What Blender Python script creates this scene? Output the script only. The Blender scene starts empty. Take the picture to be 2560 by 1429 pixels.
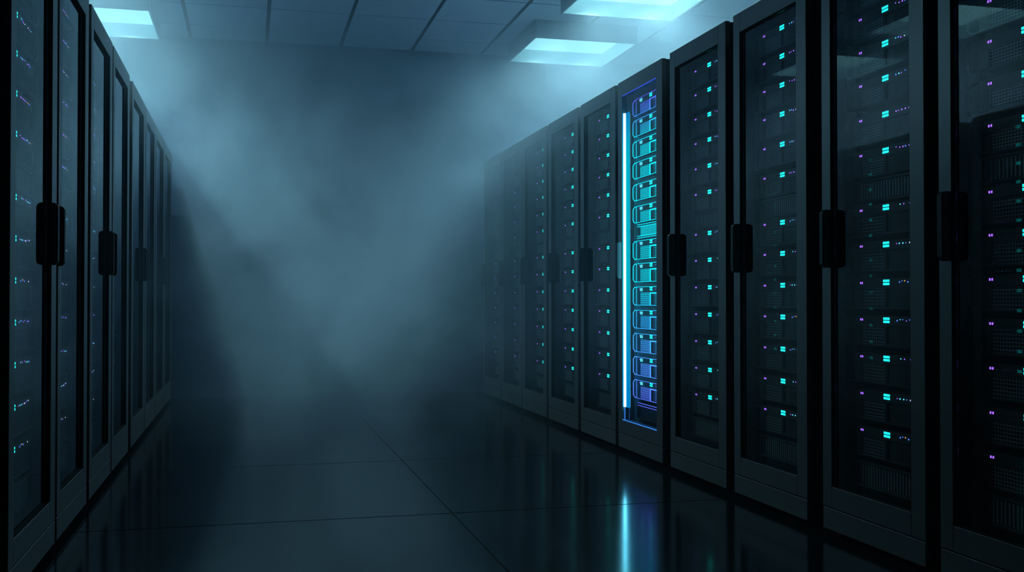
import bpy, bmesh, math, random
from mathutils import Vector, Matrix

S = bpy.context.scene
COL = S.collection
PI = math.pi

# ------------------------------------------------------------------ camera
F_PX = 2600.0
PITCH = math.atan(34.5 / F_PX)
YAW = 0.24767
cam_data = bpy.data.cameras.new('camera')
cam = bpy.data.objects.new('camera', cam_data)
COL.objects.link(cam)
cam_data.sensor_width = 36.0
cam_data.lens = 36.0 * F_PX / 2560.0
cam_data.clip_start = 0.05
cam_data.clip_end = 100
cam.location = (0, 0, 0.905)
fw = Vector((math.sin(YAW) * math.cos(PITCH), math.cos(YAW) * math.cos(PITCH), math.sin(PITCH)))
cam.rotation_euler = fw.to_track_quat('-Z', 'Y').to_euler()
S.camera = cam

# ------------------------------------------------------------------ world, exposure
world = bpy.data.worlds.new('world')
S.world = world
world.use_nodes = True
world.node_tree.nodes['Background'].inputs[0].default_value = (0.10, 0.22, 0.30, 1)
world.node_tree.nodes['Background'].inputs[1].default_value = 0.0
vs = S.view_settings
vs.view_transform = 'Standard'
vs.look = 'None'
vs.gamma = 1
vs.use_curve_mapping = False
vs.exposure = 0.0
cy = S.cycles
cy.use_denoising = True
cy.use_light_tree = False
cy.adaptive_threshold = 0.02
cy.max_bounces = 8
cy.diffuse_bounces = 2
cy.glossy_bounces = 4
cy.transmission_bounces = 2
cy.transparent_max_bounces = 16
cy.volume_bounces = 1
cy.volume_step_rate = 3.0
cy.volume_max_steps = 128
cy.sample_clamp_indirect = 6.0
cy.caustics_reflective = False
cy.caustics_refractive = False

PANEL_GLOW = 2.3            # ceiling panels
PANEL_COL = (0.33, 0.86, 0.96)
LAMP_W = 53.0               # each unseen spot added below a diffuser to carry the box's light, watts
FOG_SHIFT = (9.99, 13.8, -19.28)
HAZE_COL = (0.62, 0.76, 0.98)

# ------------------------------------------------------------------ materials
def mat(name, base, rough=0.5, metal=0.0, spec=0.5, bump=None):
    m = bpy.data.materials.new(name)
    m.use_nodes = True
    nt = m.node_tree
    b = nt.nodes['Principled BSDF']
    b.inputs['Base Color'].default_value = (*base, 1)
    b.inputs['Roughness'].default_value = rough
    b.inputs['Metallic'].default_value = metal
    b.inputs['Specular IOR Level'].default_value = spec
    if bump:
        tc = nt.nodes.new('ShaderNodeTexCoord')
        n = nt.nodes.new('ShaderNodeTexNoise')
        n.inputs['Scale'].default_value = bump[0]
        n.inputs['Detail'].default_value = 3
        bp = nt.nodes.new('ShaderNodeBump')
        bp.inputs['Strength'].default_value = bump[1]
        bp.inputs['Distance'].default_value = 0.002
        nt.links.new(tc.outputs['Object'], n.inputs['Vector'])
        nt.links.new(n.outputs['Fac'], bp.inputs['Height'])
        nt.links.new(bp.outputs['Normal'], b.inputs['Normal'])
        mr = nt.nodes.new('ShaderNodeMapRange')
        mr.inputs['To Min'].default_value = max(0.02, rough - 0.06)
        mr.inputs['To Max'].default_value = rough + 0.06
        nt.links.new(n.outputs['Fac'], mr.inputs['Value'])
        nt.links.new(mr.outputs['Result'], b.inputs['Roughness'])
    return m

def emis(name, col, strength, sample=False):
    m = bpy.data.materials.new(name)
    m.use_nodes = True
    nt = m.node_tree
    nt.nodes.clear()
    e = nt.nodes.new('ShaderNodeEmission')
    e.inputs[0].default_value = (*col, 1)
    e.inputs[1].default_value = strength
    o = nt.nodes.new('ShaderNodeOutputMaterial')
    nt.links.new(e.outputs[0], o.inputs[0])
    m.cycles.emission_sampling = 'FRONT_BACK' if sample else 'NONE'
    return m

def ramp_emis(name, stops, strength, sample=False, base=None):
    """light whose colour changes with its height on the rack, as the lit rack's lamps do"""
    m = emis(name, (1, 1, 1), strength, sample)
    nt = m.node_tree
    e = [n for n in nt.nodes if n.type == 'EMISSION'][0]
    g = nt.nodes.new('ShaderNodeNewGeometry')
    s = nt.nodes.new('ShaderNodeSeparateXYZ')
    mr = nt.nodes.new('ShaderNodeMapRange')
    mr.inputs['From Min'].default_value = 0.15
    mr.inputs['From Max'].default_value = 2.15
    r = nt.nodes.new('ShaderNodeValToRGB')
    nt.links.new(g.outputs['Position'], s.inputs[0])
    nt.links.new(s.outputs['Z'], mr.inputs['Value'])
    nt.links.new(mr.outputs['Result'], r.inputs[0])
    nt.links.new(r.outputs[0], e.inputs[0])
    cr = r.color_ramp
    for i, (z, c) in enumerate(stops):
        p = (z - 0.15) / 2.0
        el = cr.elements[i] if i < 2 else cr.elements.new(p)
        el.position = p
        el.color = (*c, 1)
    return m

M = {}
M['frame'] = mat('rack_frame_metal', (0.20, 0.185, 0.195), 0.33, 0.6, 1.0, (60, 0.03))
M['body'] = mat('rack_side_metal', (0.030, 0.036, 0.042), 0.5, 0.0, 0.4)
M['dark'] = mat('black_rubber', (0.004, 0.004, 0.006), 0.7, 0, 0.2)
M['inside'] = mat('rack_interior', (0.008, 0.010, 0.013), 0.6, 0, 0.2)
M['handle'] = mat('handle_plastic', (0.010, 0.011, 0.013), 0.35, 0, 0.5)
M['chassis'] = mat('server_chassis', (0.02, 0.024, 0.028), 0.5, 0.0)
M['bezel'] = mat('server_bezel', (0.050, 0.058, 0.062), 0.45, 0, 0.4)
M['grille'] = mat('server_grille', (0.30, 0.34, 0.36), 0.4, 0.2, 0.5)
M['ear'] = mat('server_pull_metal', (0.14, 0.17, 0.18), 0.35, 0.3)
M['ceil'] = mat('ceiling_tile', (0.72, 0.80, 0.95), 0.85, 0, 0.2, (25, 0.1))
M['ceilgrid'] = mat('ceiling_grid', (0.03, 0.035, 0.05), 0.6, 0, 0.3)
M['wall'] = mat('wall_paint', (0.04, 0.06, 0.12), 0.8, 0, 0.2, (12, 0.1))
M['fix'] = mat('fixture_metal', (0.35, 0.42, 0.45), 0.5, 0, 0.4)
M['fixin'] = mat('fixture_white', (0.75, 0.85, 0.88), 0.5, 0, 0.3)
M['diff'] = emis('light_diffuser', PANEL_COL, PANEL_GLOW, True)
M['teal'] = emis('led_teal', (0.01, 0.80, 0.74), 2.1)
M['purple'] = emis('led_purple', (0.36, 0.12, 0.95), 1.65)
M['blue'] = emis('led_blue', (0.08, 0.20, 0.95), 1.65)
M['lteal'] = emis('led_cyan', (0.10, 0.75, 0.85), 1.35)
M['white'] = emis('led_white', (0.65, 0.75, 1.0), 1.5)
M['amber'] = emis('led_amber', (0.9, 0.45, 0.10), 0.8)
M['gbezel'] = mat('bezel_glow_tint', (0.06, 0.16, 0.19), 0.4, 0, 0.5)  # lighter cyan bezel copy, the lit rack's glow put into its colour
M['grail'] = mat('rail_glow_tint', (0.22, 0.42, 0.48), 0.45, 0, 0.5)  # rails brightened so their colour carries the tube's glow
M['gchassis'] = mat('panel_glow_tint', (0.06, 0.12, 0.15), 0.45, 0, 0.5)  # lighter copy for gasket and louvres, glow put into the colour
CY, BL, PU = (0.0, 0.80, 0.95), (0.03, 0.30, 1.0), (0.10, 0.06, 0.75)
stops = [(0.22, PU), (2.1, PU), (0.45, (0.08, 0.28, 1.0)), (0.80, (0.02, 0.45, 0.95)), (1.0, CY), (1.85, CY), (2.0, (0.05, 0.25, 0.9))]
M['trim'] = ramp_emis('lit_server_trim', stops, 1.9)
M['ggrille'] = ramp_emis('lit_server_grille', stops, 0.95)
M['rim'] = ramp_emis('painted_rim_glow', [(0.15, (0.05, 0.3, 1)), (2.15, (0.05, 0.12, 1))], 0.7)  # glow painted where light catches the opening's edges
M['strip'] = ramp_emis('added_inner_glow', stops, 3.2, True)  # unseen glow added inside the lit rack
M['tube'] = emis('tube_core', (0.14, 0.74, 1.0), 11.0, True)
M['halo'] = ramp_emis('painted_tube_halo', [(0.25, (0.0, 0.35, 1)), (2.05, (0.0, 0.3, 1)), (0.7, (0, 0.5, 1)), (1.0, (0, 0.8, 1)), (1.8, (0, 0.75, 1))], 0.65)  # halo around the tube, painted as emission

# floor: dark polished panels
def floor_mat():
    m = mat('floor_panel', (0.012, 0.016, 0.020), 0.13, 0, 0.22)
    nt = m.node_tree
    b = nt.nodes['Principled BSDF']
    tc = nt.nodes.new('ShaderNodeTexCoord')
    n = nt.nodes.new('ShaderNodeTexNoise')
    n.inputs['Scale'].default_value = 2.5
    n.inputs['Detail'].default_value = 5
    mr = nt.nodes.new('ShaderNodeMapRange')
    mr.inputs['To Min'].default_value = 0.09
    mr.inputs['To Max'].default_value = 0.17
    nt.links.new(tc.outputs['Object'], n.inputs['Vector'])
    nt.links.new(n.outputs['Fac'], mr.inputs['Value'])
    nt.links.new(mr.outputs['Result'], b.inputs['Roughness'])
    return m
M['floor'] = floor_mat()
M['joint'] = mat('floor_joint', (0.004, 0.006, 0.009), 0.6, 0, 0.1)

# clear pane: see-through with a mirror-like surface that grows at a glancing angle
def glass_mat():
    m = bpy.data.materials.new('door_glass')
    m.use_nodes = True
    nt = m.node_tree
    nt.nodes.clear()
    o = nt.nodes.new('ShaderNodeOutputMaterial')
    t = nt.nodes.new('ShaderNodeBsdfTransparent')
    t.inputs[0].default_value = (0.86, 0.90, 0.92, 1)
    t2 = nt.nodes.new('ShaderNodeBsdfTransparent')
    g = nt.nodes.new('ShaderNodeBsdfGlossy')
    g.inputs['Roughness'].default_value = 0.015
    g.inputs['Color'].default_value = (0.9, 0.95, 1, 1)
    fr = nt.nodes.new('ShaderNodeFresnel')
    fr.inputs['IOR'].default_value = 1.55
    geo = nt.nodes.new('ShaderNodeNewGeometry')
    mx = nt.nodes.new('ShaderNodeMixShader')
    mx2 = nt.nodes.new('ShaderNodeMixShader')
    nt.links.new(fr.outputs[0], mx.inputs[0])
    nt.links.new(t.outputs[0], mx.inputs[1])
    nt.links.new(g.outputs[0], mx.inputs[2])
    nt.links.new(geo.outputs['Backfacing'], mx2.inputs[0])
    nt.links.new(mx.outputs[0], mx2.inputs[1])
    nt.links.new(t2.outputs[0], mx2.inputs[2])
    nt.links.new(mx2.outputs[0], o.inputs[0])
    return m
M['glass'] = glass_mat()

# ------------------------------------------------------------------ mesh helpers
class MB:
    def __init__(self):
        self.bm = bmesh.new()
        self.mi = 0
    def box(self, x0, x1, y0, y1, z0, z1, mi=0):
        x0, x1 = sorted((x0, x1)); y0, y1 = sorted((y0, y1)); z0, z1 = sorted((z0, z1))
        v = [self.bm.verts.new(p) for p in ((x0,y0,z0),(x1,y0,z0),(x1,y1,z0),(x0,y1,z0),(x0,y0,z1),(x1,y0,z1),(x1,y1,z1),(x0,y1,z1))]
        for q in ((0,3,2,1),(4,5,6,7),(0,1,5,4),(1,2,6,5),(2,3,7,6),(3,0,4,7)):
            f = self.bm.faces.new([v[i] for i in q]); f.material_index = mi
        return self
    def prism(self, pts, a0, a1, axis='x', mi=0):
        """polygon pts (two coords) extruded along axis"""
        def P(p, a):
            return {'x': (a, p[0], p[1]), 'y': (p[0], a, p[1]), 'z': (p[0], p[1], a)}[axis]
        A = [self.bm.verts.new(P(p, a0)) for p in pts]
        B = [self.bm.verts.new(P(p, a1)) for p in pts]
        n = len(pts)
        fs = [self.bm.faces.new(A), self.bm.faces.new(list(reversed(B)))]
        for i in range(n):
            fs.append(self.bm.faces.new([A[i], B[i], B[(i+1) % n], A[(i+1) % n]]))
        for f in fs: f.material_index = mi
        return self
    def tube(self, pts, r, seg=6, closed=False, mi=0):
        pts = [Vector(p) for p in pts]
        n = len(pts)
        rings = []
        for i, p in enumerate(pts):
            if closed:
                d = (pts[(i+1) % n] - pts[i-1]).normalized()
            else:
                d = (pts[min(i+1, n-1)] - pts[max(i-1, 0)]).normalized()
            ref = Vector((1, 0, 0)) if abs(d.x) < 0.9 else Vector((0, 0, 1))
            a = d.cross(ref).normalized(); b = d.cross(a).normalized()
            rings.append([self.bm.verts.new(p + r * (a * math.cos(2*PI*k/seg) + b * math.sin(2*PI*k/seg))) for k in range(seg)])
        m = n if closed else n - 1
        for i in range(m):
            A, B = rings[i], rings[(i+1) % n]
            for k in range(seg):
                f = self.bm.faces.new([A[k], A[(k+1) % seg], B[(k+1) % seg], B[k]]); f.material_index = mi; f.smooth = True
        if not closed:
            for R_ in (rings[0], rings[-1]):
                f = self.bm.faces.new(R_); f.material_index = mi
        return self
    def build(self, name, mats, parent=None, bevel=0, seg=1, kind=None):
        bmesh.ops.recalc_face_normals(self.bm, faces=self.bm.faces)
        me = bpy.data.meshes.new(name)
        self.bm.to_mesh(me); self.bm.free()
        for m_ in (mats if isinstance(mats, (list, tuple)) else [mats]):
            me.materials.append(m_)
        o = bpy.data.objects.new(name, me)
        COL.objects.link(o)
        if parent: o.parent = parent
        if bevel:
            b = o.modifiers.new('bevel', 'BEVEL'); b.width = bevel; b.segments = seg
            b.limit_method = 'ANGLE'
        if kind: o['kind'] = kind
        return o

def tag(o, label, cat, group=None):
    o['label'] = label; o['category'] = cat
    if group: o['group'] = group
    return o

def empty(name, loc, rz=0.0):
    e = bpy.data.objects.new(name, None)
    e.empty_display_size = 0.1
    COL.objects.link(e)
    e.location = loc; e.rotation_euler = (0, 0, rz)
    return e

def copy_tree(o, parent=None):
    c = o.copy(); COL.objects.link(c)
    if parent is not None: c.parent = parent
    for ch in list(o.children): copy_tree(ch, c)
    return c

# ------------------------------------------------------------------ the room
X0, X1, Y0, Y1, H = -2.75, 4.35, -2.0, 10.02, 3.33
mb = MB().box(X0, X1, Y0, Y1, -0.2, -0.004, 1)
TS = 1.488
xs = [0.84 + TS * k for k in range(-4, 4)]
ys = [4.355 + TS * k for k in range(-6, 6)]
g = 0.0045
for i in range(len(xs) - 1):
    for j in range(len(ys) - 1):
        a, b = max(xs[i] + 0.0022, X0), min(xs[i+1] - 0.0022, X1)
        c, d = max(ys[j] + g, Y0), min(ys[j+1] - g, Y1)
        if a < b and c < d: mb.box(a, b, c, d, -0.01, 0, 0)
mb.build('floor', [M['floor'], M['joint']], kind='structure')

mb = MB().box(X0, X1, Y0, Y1, H + 0.012, H + 0.2, 1)
cx_ = [0.155 + 0.6865 * k for k in range(-5, 8)]
cy_ = [8.87 + 0.69 * k for k in range(-17, 4)]
for i in range(len(cx_) - 1):
    for j in range(len(cy_) - 1):
        a, b = max(cx_[i] + 0.017, X0), min(cx_[i+1] - 0.017, X1)
        c, d = max(cy_[j] + 0.012, Y0), min(cy_[j+1] - 0.012, Y1)
        if a < b and c < d: mb.box(a, b, c, d, H, H + 0.02, 0)
mb.build('ceiling', [M['ceil'], M['ceilgrid']], kind='structure')
MB().box(X0 - 0.1, X1 + 0.1, Y1, Y1 + 0.1, -0.2, H + 0.2).build('wall_back', M['wall'], kind='structure')
MB().box(X0 - 0.1, X1 + 0.1, Y0 - 0.1, Y0, -0.2, H + 0.2).build('wall_front', M['wall'], kind='structure')
MB().box(X0 - 0.1, X0, Y0, Y1, -0.2, H + 0.2).build('wall_left', M['wall'], kind='structure')
MB().box(X1, X1 + 0.1, Y0, Y1, -0.2, H + 0.2).build('wall_right', M['wall'], kind='structure')

# ------------------------------------------------------------------ ceiling light boxes
def fixture(x, y, label, size=0.92, power=1.0):
    """open box hanging under the ceiling: metal housing, white inner reflector, glowing diffuser above"""
    r = empty('ceiling_light', (x, y, H))
    h, s, t, zb = 0.16, size / 2, 0.012, 0.035
    m = MB()
    for (a, b, c, d) in ((-s-t, -s, -s-t, s+t), (s, s+t, -s-t, s+t), (-s, s, -s-t, -s), (-s, s, s, s+t)):
        m.box(a, b, c, d, -h, 0)
    m.box(-s, s, -s, s, -0.012, 0)
    m.build('housing', M['fix'], r, 0.002)
    m = MB()
    q = 0.004
    for (a, b, c, d) in ((-s, -s+q, -s, s), (s-q, s, -s, s), (-s+q, s-q, -s, -s+q), (-s+q, s-q, s-q, s)):
        m.box(a, b, c, d, -h + 0.002, -zb)
    m.build('reflector', M['fixin'], r)
    MB().box(-s+q, s-q, -s+q, s-q, -zb, -zb + 0.012).build('diffuser', M['diff'], r)
    for i in (-1, 1):
        for j in (-1, 1):
            ld = bpy.data.lights.new('lamp', 'SPOT')
            ld.energy = LAMP_W * power
            ld.color = (0.53, 0.97, 0.93)
            ld.shadow_soft_size = 0.0
            ld.spot_size = math.radians(142)
            ld.spot_blend = 0.75
            lo = bpy.data.objects.new('lamp', ld)
            COL.objects.link(lo); lo.parent = r
            lo.location = (i * size * 0.25, j * size * 0.25, -0.05)
    tag(r, label, 'ceiling light', 'square glowing ceiling light boxes')
    return r
fixture(2.86, 9.11, 'far square light box hanging over the right rack row, whole in view')
fixture(2.86, 7.40, 'near bright light box over the right rack row, cut by the frame top')
fixture(-1.23, 9.05, 'square light box over the left rack row in the top left corner')
fixture(-1.23, 7.34, 'light box over the left racks, just above the frame, mirrored in glass doors')

fixture(2.86, 5.69, 'dim light box added over the right racks above the glowing one, unseen', power=0.25)  # dim unseen fixture added to brighten rack frames and ceiling
fixture(-1.23, 5.63, 'dim light box added over the fourth and fifth left racks, unseen', power=0.25)  # its unseen counterpart, added to light the right-hand rack fronts

# ------------------------------------------------------------------ server units
LED_Z = [2.0805, 1.957, 1.832, 1.706, 1.5755, 1.444, 1.2385, 1.1045, 0.9675, 0.831, 0.693, 0.5555, 0.419]
HS, HL = 0.102, 0.113          # face heights above and below the vent
W = 0.443
ORD = ['top', 'second', 'third', 'fourth', 'fifth', 'sixth', 'seventh', 'eighth', 'ninth', 'tenth', 'eleventh', 'twelfth', 'bottom']

def outline(h, e=0.0):
    c = 0.012
    return [(-e, c), (-c, 0), (-(W - c), 0), (-W, c), (-W, h - c), (-(W - c), h), (-c, h), (-e, h - c)]

def make_server(h, lit, seed):
    rnd = random.Random(seed)
    r = empty('server_unit', (0, 0, 0))
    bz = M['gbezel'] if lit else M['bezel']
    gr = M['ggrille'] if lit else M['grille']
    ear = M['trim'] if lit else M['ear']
    MB().box(0.012, 0.62, -0.004, -W + 0.004, 0.002, h - 0.002).build('chassis', M['chassis'], r)
    # bezel: top band, borders, divider, with openings for the grille and the drive bay
    zt, g0, g1 = h - 0.036, 0.045, 0.192
    m = MB()
    m.box(0, 0.012, 0, -W, zt, h)
    m.box(0, 0.012, 0, -W, 0, 0.007)
    m.box(0, 0.012, 0, -g0, 0.007, zt)
    m.box(0, 0.012, -g1, -g1 - 0.014, 0.007, zt)
    m.box(0, 0.012, -W + 0.01, -W, 0.007, zt)
    m.build('bezel', bz, r, 0.0012)
    # perforated grille: a lattice of bars
    m = MB()
    nx, nz = 11, 6
    for i in range(nx + 1):
        y = -(g0 + (g1 - g0) * i / nx)
        m.box(0.004, 0.0052, y - 0.0017, y + 0.0017, 0.007, zt)
    for j in range(nz + 1):
        z = 0.007 + (zt - 0.007) * j / nz
        m.box(0.0038, 0.0050, -g0, -g1, z - 0.0017, z + 0.0017)
    m.build('grille', gr, r)
    # drive bay with fine horizontal slots
    m = MB()
    m.box(0.007, 0.012, -g1 - 0.014, -W + 0.01, 0.007, zt, 0)
    for j in range(7):
        z = 0.013 + (zt - 0.020) * j / 6
        m.box(0.004, 0.007, -g1 - 0.06, -W + 0.02, z - 0.0013, z + 0.0013, 1)
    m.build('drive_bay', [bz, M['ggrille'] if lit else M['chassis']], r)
    # pull handle at the side of the face
    m = MB()
    c = 0.014
    loop = [(0.004, 0.0, h - 0.004), (0.0, 0.032, h - 0.004), (-0.004, 0.046, h - 0.004 - c), (-0.004, 0.046, 0.004 + c), (0.0, 0.032, 0.004), (0.004, 0.0, 0.004)]
    m.tube(loop, 0.0022, 6)
    m.build('pull_handle', ear, r)
    m = MB()
    loop = [(0.004, -W, h - 0.004), (0.0, -W - 0.032, h - 0.004), (-0.004, -W - 0.046, h - 0.004 - c), (-0.004, -W - 0.046, 0.004 + c), (0.0, -W - 0.032, 0.004), (0.004, -W, 0.004)]
    m.tube(loop, 0.0022, 6)
    m.build('pull_handle', ear, r)
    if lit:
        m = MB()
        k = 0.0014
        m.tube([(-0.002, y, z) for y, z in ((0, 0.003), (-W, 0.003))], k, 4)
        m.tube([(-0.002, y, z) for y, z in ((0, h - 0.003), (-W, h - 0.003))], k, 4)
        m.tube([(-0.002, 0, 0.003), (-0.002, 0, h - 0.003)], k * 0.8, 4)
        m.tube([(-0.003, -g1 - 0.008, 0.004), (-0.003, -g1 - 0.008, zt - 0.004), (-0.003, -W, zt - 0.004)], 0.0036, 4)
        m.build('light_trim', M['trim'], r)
        MB().box(-0.002, 0.0, -0.052, -0.085, h - 0.028, h - 0.010).build('display', M['lteal'], r)
    # status lights: two stacked teal bars, a violet pair, a row of tiny activity lights
    for dz in (0.0100, 0.0215):
        MB().box(-0.0015, 0.001, -0.187, -0.225, h - dz - 0.0042, h - dz + 0.0042).build('status_light', M['teal'], r, 0.0012)
    for y in (-0.041, -0.052):
        MB().box(-0.0015, 0.001, y, y - 0.0065, h - 0.0195, h - 0.0115).build('indicator_light', M['purple'], r, 0.001)
    leds = [M['lteal'], M['purple'], M['blue'], M['white'], M['amber']]
    y = -0.268
    for i in range(8):
        c_ = rnd.choice([0, 1, 1, 2, 2, 3, 0, 4 if rnd.random() < 0.15 else 1])
        if rnd.random() < 0.85:
            q = rnd.choice([0.0032, 0.004, 0.0048])
            zz = h - 0.016 + rnd.choice([0, 0, 0, 0.004])
            MB().box(-0.0012, 0.001, y, y - q, zz - q / 2, zz + q / 2).build('activity_light', leds[c_], r)
        y -= rnd.choice([0.015, 0.018, 0.021])
    return r

def make_vent(h, lit, bottom=False):
    r = empty('vent_panel', (0, 0, 0))
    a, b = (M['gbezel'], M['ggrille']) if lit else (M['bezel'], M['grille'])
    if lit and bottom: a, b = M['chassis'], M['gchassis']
    m = MB()
    m.box(0.008, 0.014, 0, -W, 0, h)
    m.box(0.0, 0.008, 0, -W, 0, 0.008)
    m.box(0.0, 0.008, 0, -W, h - 0.008, h)
    m.box(0.0, 0.008, 0, -0.010, 0.008, h - 0.008)
    m.box(0.0, 0.008, -W + 0.010, -W, 0.008, h - 0.008)
    m.build('panel', a, r, 0.001)
    m = MB()
    for i in range(22):
        y = -0.045 - i * 0.0175
        m.box(0.0055, 0.008, y, y - 0.006, 0.012, h - 0.012)
    m.build('louvres', b, r)
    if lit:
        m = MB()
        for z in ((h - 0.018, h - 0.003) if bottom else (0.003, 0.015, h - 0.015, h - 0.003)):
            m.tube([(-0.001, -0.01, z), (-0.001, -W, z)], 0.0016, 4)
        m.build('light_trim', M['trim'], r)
    return r

protos = {}
def proto(kind, lit, v):
    k = (kind, lit, v)
    if k not in protos:
        protos[k] = [make_server(HS if kind == 's' else HL, lit, hash_(k)) if kind in 'sl' else make_vent(0.085 if kind == 'v' else 0.095, lit, kind == 'w'), False]
    p = protos[k]
    if not p[1]:
        p[1] = True
        return p[0]
    return copy_tree(p[0])
def hash_(k):
    return {'s': 11, 'l': 23}.get(k[0], 5) + 7 * k[2] + (100 if k[1] else 0)

# ------------------------------------------------------------------ racks
def make_rack(x, y, rz, w, label, phrase, lit=False, handle_at=0, depth=1.0, sdepth=0.08, group=None, grip=0.034, pair=False):
    """local axes: +x into the rack from its front plane, -y from its left edge to its right edge"""
    r = empty('server_rack', (x, y, 0), rz)
    u0, u1 = 0.100, 0.875
    za, zb, zk, zl, zt = 0.195, 2.116, 0.113, 0.030, 2.205
    # cabinet shell
    m = MB()
    t = 0.022
    m.box(0.026, depth, 0, -t, zl, zt - 0.004)
    m.box(0.026, depth, -w + t, -w, zl, zt - 0.004)
    m.box(0.026, depth, -t, -w + t, zt - 0.026, zt - 0.004)
    m.box(0.026, depth, -t, -w + t, zl, zl + 0.03)
    m.box(depth - 0.02, depth, -t, -w + t, zl + 0.03, zt - 0.026)
    m.build('cabinet', M['body'], r, 0.002)
    # mounting rails behind the door
    m = MB()
    yl, yr = -0.149 * w, -0.851 * w
    m.box(sdepth + 0.014, sdepth + 0.03, -t, yl + 0.0, zl + 0.03, zt - 0.03)
    m.box(sdepth + 0.014, sdepth + 0.03, yr, -w + t, zl + 0.03, zt - 0.03)
    if lit:  # filler bars added so the gaps between servers show glow
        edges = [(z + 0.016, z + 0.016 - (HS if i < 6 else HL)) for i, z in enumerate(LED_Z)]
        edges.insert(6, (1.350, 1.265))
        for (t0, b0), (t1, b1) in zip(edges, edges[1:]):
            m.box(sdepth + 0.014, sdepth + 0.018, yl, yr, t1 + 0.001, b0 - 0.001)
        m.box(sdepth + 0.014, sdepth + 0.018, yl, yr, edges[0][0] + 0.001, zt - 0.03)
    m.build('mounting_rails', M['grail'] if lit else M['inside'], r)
    # recessed plinth
    MB().box(0.05, depth - 0.03, -0.012, -w + 0.012, 0, zl).build('plinth', M['dark'], r)
    # lower front panel
    MB().box(0, 0.024, -0.002, -w + 0.002, zl, zk - 0.002).build('lower_panel', M['frame'], r, 0.0015)
    # door: frame > glass, gasket, handle
    m = MB()
    a1 = 0.024
    m.box(0, a1, -0.001, -u0 * w, zk + 0.002, zt)
    m.box(0, a1, -u1 * w, -w + 0.001, zk + 0.002, zt)
    m.box(0, a1, -u0 * w, -u1 * w, zk + 0.002, za)
    m.box(0, a1, -u0 * w, -u1 * w, zb, zt)
    door = m.build('door', M['frame'], r, 0.0015)
    m = MB()
    q = 0.0012
    m.box(0.0015, 0.0150, -u0 * w, -u0 * w - q, za, zb)
    m.box(0.0015, 0.0150, -u1 * w, -u1 * w + q, za, zb)
    m.box(0.0015, 0.0150, -u0 * w - q, -u1 * w + q, zb - q, zb)
    m.box(0.0015, 0.0150, -u0 * w - q, -u1 * w + q, za, za + q)
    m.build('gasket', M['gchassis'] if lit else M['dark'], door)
    MB().box(0.0155, 0.0185, -u0 * w - 0.0003, -u1 * w + 0.0003, za, zb).build('glass_pane', M['glass'], door)
    # handle: rounded grip on the frame beside the opening with a flange reaching over the glass edge
    s, ye = (1, -u0 * w) if handle_at == 0 else (-1, -u1 * w)
    m = MB()
    z0, z1, c = 1.028, 1.248, 0.014
    def cap(a, b):
        return [(a, z0 + c), (a + c * 0.35, z0 + c * 0.35), (a + c, z0), (b, z0), (b, z1), (a + c, z1), (a + c * 0.35, z1 - c * 0.35), (a, z1 - c)]
    if handle_at == 1: ye -= 0.0
    if handle_at == 0 and pair: ye = -0.030
    m.prism(cap(-grip, 0.0), ye, ye + s * 0.026, 'y')
    hd = m.build('door_handle', M['handle'], door, 0.003, 2)
    if lit:
        # glowing tube in the far corner of the opening
        yt = -u0 * w - 0.040
        tb = MB().tube([(0.002, yt, 0.275), (0.002, yt, 2.006)], 0.0075, 12).build('light_tube', M['tube'], r)
        tb['label'] = 'white hot light tube with blue ends'
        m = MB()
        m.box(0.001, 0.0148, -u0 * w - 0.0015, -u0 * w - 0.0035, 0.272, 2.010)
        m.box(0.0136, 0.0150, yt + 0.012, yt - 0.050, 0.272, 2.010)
        m.build('painted_tube_halo', M['halo'], tb)  # glowing plates stand in for tube light on the reveal and beside it
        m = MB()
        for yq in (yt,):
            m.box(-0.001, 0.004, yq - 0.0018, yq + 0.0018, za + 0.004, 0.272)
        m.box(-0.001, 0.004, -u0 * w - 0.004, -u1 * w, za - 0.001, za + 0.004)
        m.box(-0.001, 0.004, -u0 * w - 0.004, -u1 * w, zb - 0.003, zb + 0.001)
        m.build('rim_glow', M['rim'], door)  # emissive bars stand in for light caught along the opening's edges
        # unseen glowing strip added behind the door frame to brighten the server faces
        m = MB()
        m.box(0.030, 0.034, -u1 * w - 0.006, -u1 * w - 0.022, 0.22, 2.08)
        m.build('added_glow_strip', M['strip'], r)
    tag(r, label, 'server rack', group)
    # contents: thirteen server units, a slotted panel between the sixth and the seventh and one at the bottom
    rot = Matrix.Rotation(rz, 3, 'Z')
    sy = w / 0.631
    def place(o, z):
        o.location = Vector((x, y, 0)) + rot @ Vector((sdepth, -0.149 * w, z))
        o.rotation_euler = (0, 0, rz)
        o.scale = (1, sy, 1)
    glow = 'blue-lit' if lit else 'black'
    for i, z in enumerate(LED_Z):
        h = HS if i < 6 else HL
        o = proto('s' if i < 6 else 'l', lit, 0 if lit else (i * 5 + int(y * 10)) % 4)
        place(o, z + 0.016 - h)
        nm = ORD[i] + ('' if ORD[i] in ('top', 'bottom') else ' from top')
        tag(o, '%s server unit, %s, in the %s' % (glow, nm, phrase), 'server', 'server units in the ' + phrase)
    for z, hv, nm in ((1.265, 'v', 'slotted panel at mid height'), (0.207, 'w', 'slotted panel below the servers')):
        o = proto(hv, lit, 0)
        place(o, z)
        tag(o, '%s %s in the %s' % (glow, nm, phrase), 'vent panel', 'slotted vent panels')
    return r

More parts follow.
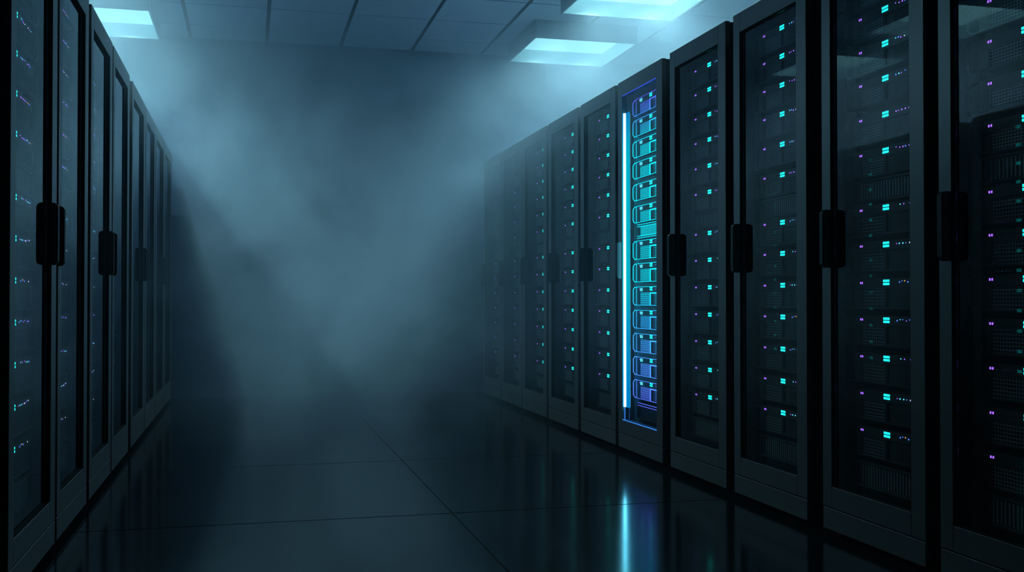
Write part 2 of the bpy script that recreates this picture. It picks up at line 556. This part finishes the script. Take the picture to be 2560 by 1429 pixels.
XR, XL = 2.148, -0.675
right = [
 (2.902, 0.630, 'nearest rack of the right row', 'dark glass-door rack nearest the camera, cut by the right frame edge'),
 (3.605, 0.631, 'second nearest rack of the right row', 'dark glass-door rack with bright ceiling reflection, second from the right'),
 (4.361, 0.643, 'third nearest rack of the right row', 'dark glass-door rack, third from the right, topping out at the frame edge'),
 (5.102, 0.663, 'rack right of the glowing one', 'dark glass-door rack standing just right of the glowing blue rack'),
 (5.896, 0.691, 'glowing blue rack', 'rack glowing cyan and blue inside with a bright vertical tube'),
 (6.625, 0.683, 'first rack beyond the glowing one', 'hazy dark rack standing just left of the glowing blue rack'),
 (7.393, 0.716, 'second rack beyond the glowing one', 'hazy dark rack, second beyond the glowing rack'),
 (8.150, 0.704, 'third rack beyond the glowing one', 'hazy grey-blue rack, third beyond the glowing rack'),
 (8.866, 0.691, 'fourth rack beyond the glowing one', 'faint rack in the fog, second from the far end of the right row'),
 (9.590, 0.690, 'farthest rack of the right row', 'faintest rack at the far end of the right row in the fog'),
]
for (yf, w, ph, lb) in right:
    make_rack(XR, yf, 0, w, lb, ph, lit=(ph == 'glowing blue rack'), handle_at=0, group='racks of the right row')
left = [
 (3.290, 4.045, 1, 'nearest rack of the left row', 'dark rack nearest the camera on the left, with teal lights in its door'),
 (4.080, 4.795, 0, 'second rack of the left row', 'dark rack, second in the left row, handle paired with the first'),
 (4.870, 5.600, 1, 'third rack of the left row', 'dark rack, third in the left row, top just under the corner light'),
 (5.640, 6.380, 0, 'fourth rack of the left row', 'dark rack, fourth in the left row, joined to the third'),
 (6.530, 7.330, 1, 'fifth rack of the left row', 'dark hazy rack, fifth in the left row'),
 (7.370, 8.120, 0, 'sixth rack of the left row', 'dark hazy rack, sixth in the left row'),
 (8.170, 8.950, 1, 'seventh rack of the left row', 'faint rack, second from the far end of the left row'),
 (8.990, 9.780, 0, 'farthest rack of the left row', 'faint rack at the far end of the left row in the fog'),
]
for (a, b, hs, ph, lb) in left:
    make_rack(XL, a, PI, b - a, lb, ph, handle_at=hs, sdepth=0.06, grip=0.021, pair=True, group='racks of the left row')

# ------------------------------------------------------------------ haze filling the aisle
def haze_mat():
    m = bpy.data.materials.new('drifting_haze')
    m.use_nodes = True
    nt = m.node_tree
    nt.nodes.clear()
    L = nt.links.new
    o = nt.nodes.new('ShaderNodeOutputMaterial')
    v = nt.nodes.new('ShaderNodeVolumeScatter')
    v.inputs['Color'].default_value = (*HAZE_COL, 1)
    v.inputs['Anisotropy'].default_value = 0.0
    g = nt.nodes.new('ShaderNodeNewGeometry')
    s = nt.nodes.new('ShaderNodeSeparateXYZ')
    L(g.outputs['Position'], s.inputs[0])
    my = nt.nodes.new('ShaderNodeMapRange')
    my.interpolation_type = 'SMOOTHSTEP'
    my.inputs['From Min'].default_value = 3.5
    my.inputs['From Max'].default_value = 7.5
    my.inputs['To Min'].default_value = 0.012
    my.inputs['To Max'].default_value = 0.30
    L(s.outputs['Y'], my.inputs['Value'])
    n = nt.nodes.new('ShaderNodeTexNoise')
    n.inputs['Scale'].default_value = 0.9
    n.inputs['Detail'].default_value = 4
    n.inputs['Roughness'].default_value = 0.62
    n.inputs['Distortion'].default_value = 0.4
    va = nt.nodes.new('ShaderNodeVectorMath'); va.operation = 'ADD'
    va.inputs[1].default_value = FOG_SHIFT
    L(g.outputs['Position'], va.inputs[0])
    L(va.outputs[0], n.inputs['Vector'])
    mn = nt.nodes.new('ShaderNodeMapRange')
    mn.inputs['From Min'].default_value = 0.43
    mn.inputs['From Max'].default_value = 0.60
    mn.inputs['To Min'].default_value = 0.08
    mn.inputs['To Max'].default_value = 2.7
    L(n.outputs['Fac'], mn.inputs['Value'])
    mu = nt.nodes.new('ShaderNodeMath'); mu.operation = 'MULTIPLY'
    zn = nt.nodes.new('ShaderNodeMath'); zn.operation = 'DIVIDE'
    zn.inputs[1].default_value = H
    L(s.outputs['Z'], zn.inputs[0])
    mz = nt.nodes.new('ShaderNodeValToRGB')
    el = mz.color_ramp.elements
    el[0].position, el[0].color = 0.0, (0.15, 0.15, 0.15, 1)
    el[1].position, el[1].color = 1.0, (0.45, 0.45, 0.45, 1)
    for p_, v_ in ((0.28, 1.0), (0.66, 1.0), (0.82, 0.9)):
        el.new(p_).color = (v_, v_, v_, 1)
    L(zn.outputs[0], mz.inputs[0])
    mzz = nt.nodes.new('ShaderNodeMath'); mzz.operation = 'MULTIPLY'
    L(my.outputs['Result'], mzz.inputs[0]); L(mz.outputs[0], mzz.inputs[1])
    # density denser mid-aisle and above racks, thinned at the doors to shape dark wedges
    dx = nt.nodes.new('ShaderNodeMath'); dx.operation = 'SUBTRACT'; dx.inputs[1].default_value = 0.62
    L(s.outputs['X'], dx.inputs[0])
    ax = nt.nodes.new('ShaderNodeMath'); ax.operation = 'ABSOLUTE'
    L(dx.outputs[0], ax.inputs[0])
    mx = nt.nodes.new('ShaderNodeMapRange'); mx.interpolation_type = 'SMOOTHSTEP'
    mx.inputs['From Min'].default_value = 1.25; mx.inputs['From Max'].default_value = 0.25
    mx.inputs['To Min'].default_value = 0.26; mx.inputs['To Max'].default_value = 1.15
    L(ax.outputs[0], mx.inputs['Value'])
    mt = nt.nodes.new('ShaderNodeMapRange'); mt.interpolation_type = 'SMOOTHSTEP'
    mt.inputs['From Min'].default_value = 1.3; mt.inputs['From Max'].default_value = 2.3
    L(s.outputs['Z'], mt.inputs['Value'])
    mm = nt.nodes.new('ShaderNodeMath'); mm.operation = 'MAXIMUM'
    L(mx.outputs['Result'], mm.inputs[0]); L(mt.outputs['Result'], mm.inputs[1])
    m3 = nt.nodes.new('ShaderNodeMath'); m3.operation = 'MULTIPLY'
    L(mzz.outputs[0], m3.inputs[0]); L(mm.outputs[0], m3.inputs[1])
    L(m3.outputs[0], mu.inputs[0])
    L(mn.outputs['Result'], mu.inputs[1])
    L(mu.outputs[0], v.inputs['Density'])
    ab = nt.nodes.new('ShaderNodeVolumeAbsorption')
    ab.inputs['Color'].default_value = (*HAZE_COL, 1)
    L(mu.outputs[0], ab.inputs['Density'])
    ad = nt.nodes.new('ShaderNodeAddShader')
    L(v.outputs[0], ad.inputs[0]); L(ab.outputs[0], ad.inputs[1])
    L(ad.outputs[0], o.inputs['Volume'])
    return m
hz = MB().box(X0 + 0.01, X1 - 0.01, 0.5, Y1 - 0.004, 0.002, H - 0.164).build('haze', haze_mat(), kind='stuff')
tag(hz, 'blue-green fog drifting between the two rack rows', 'fog')
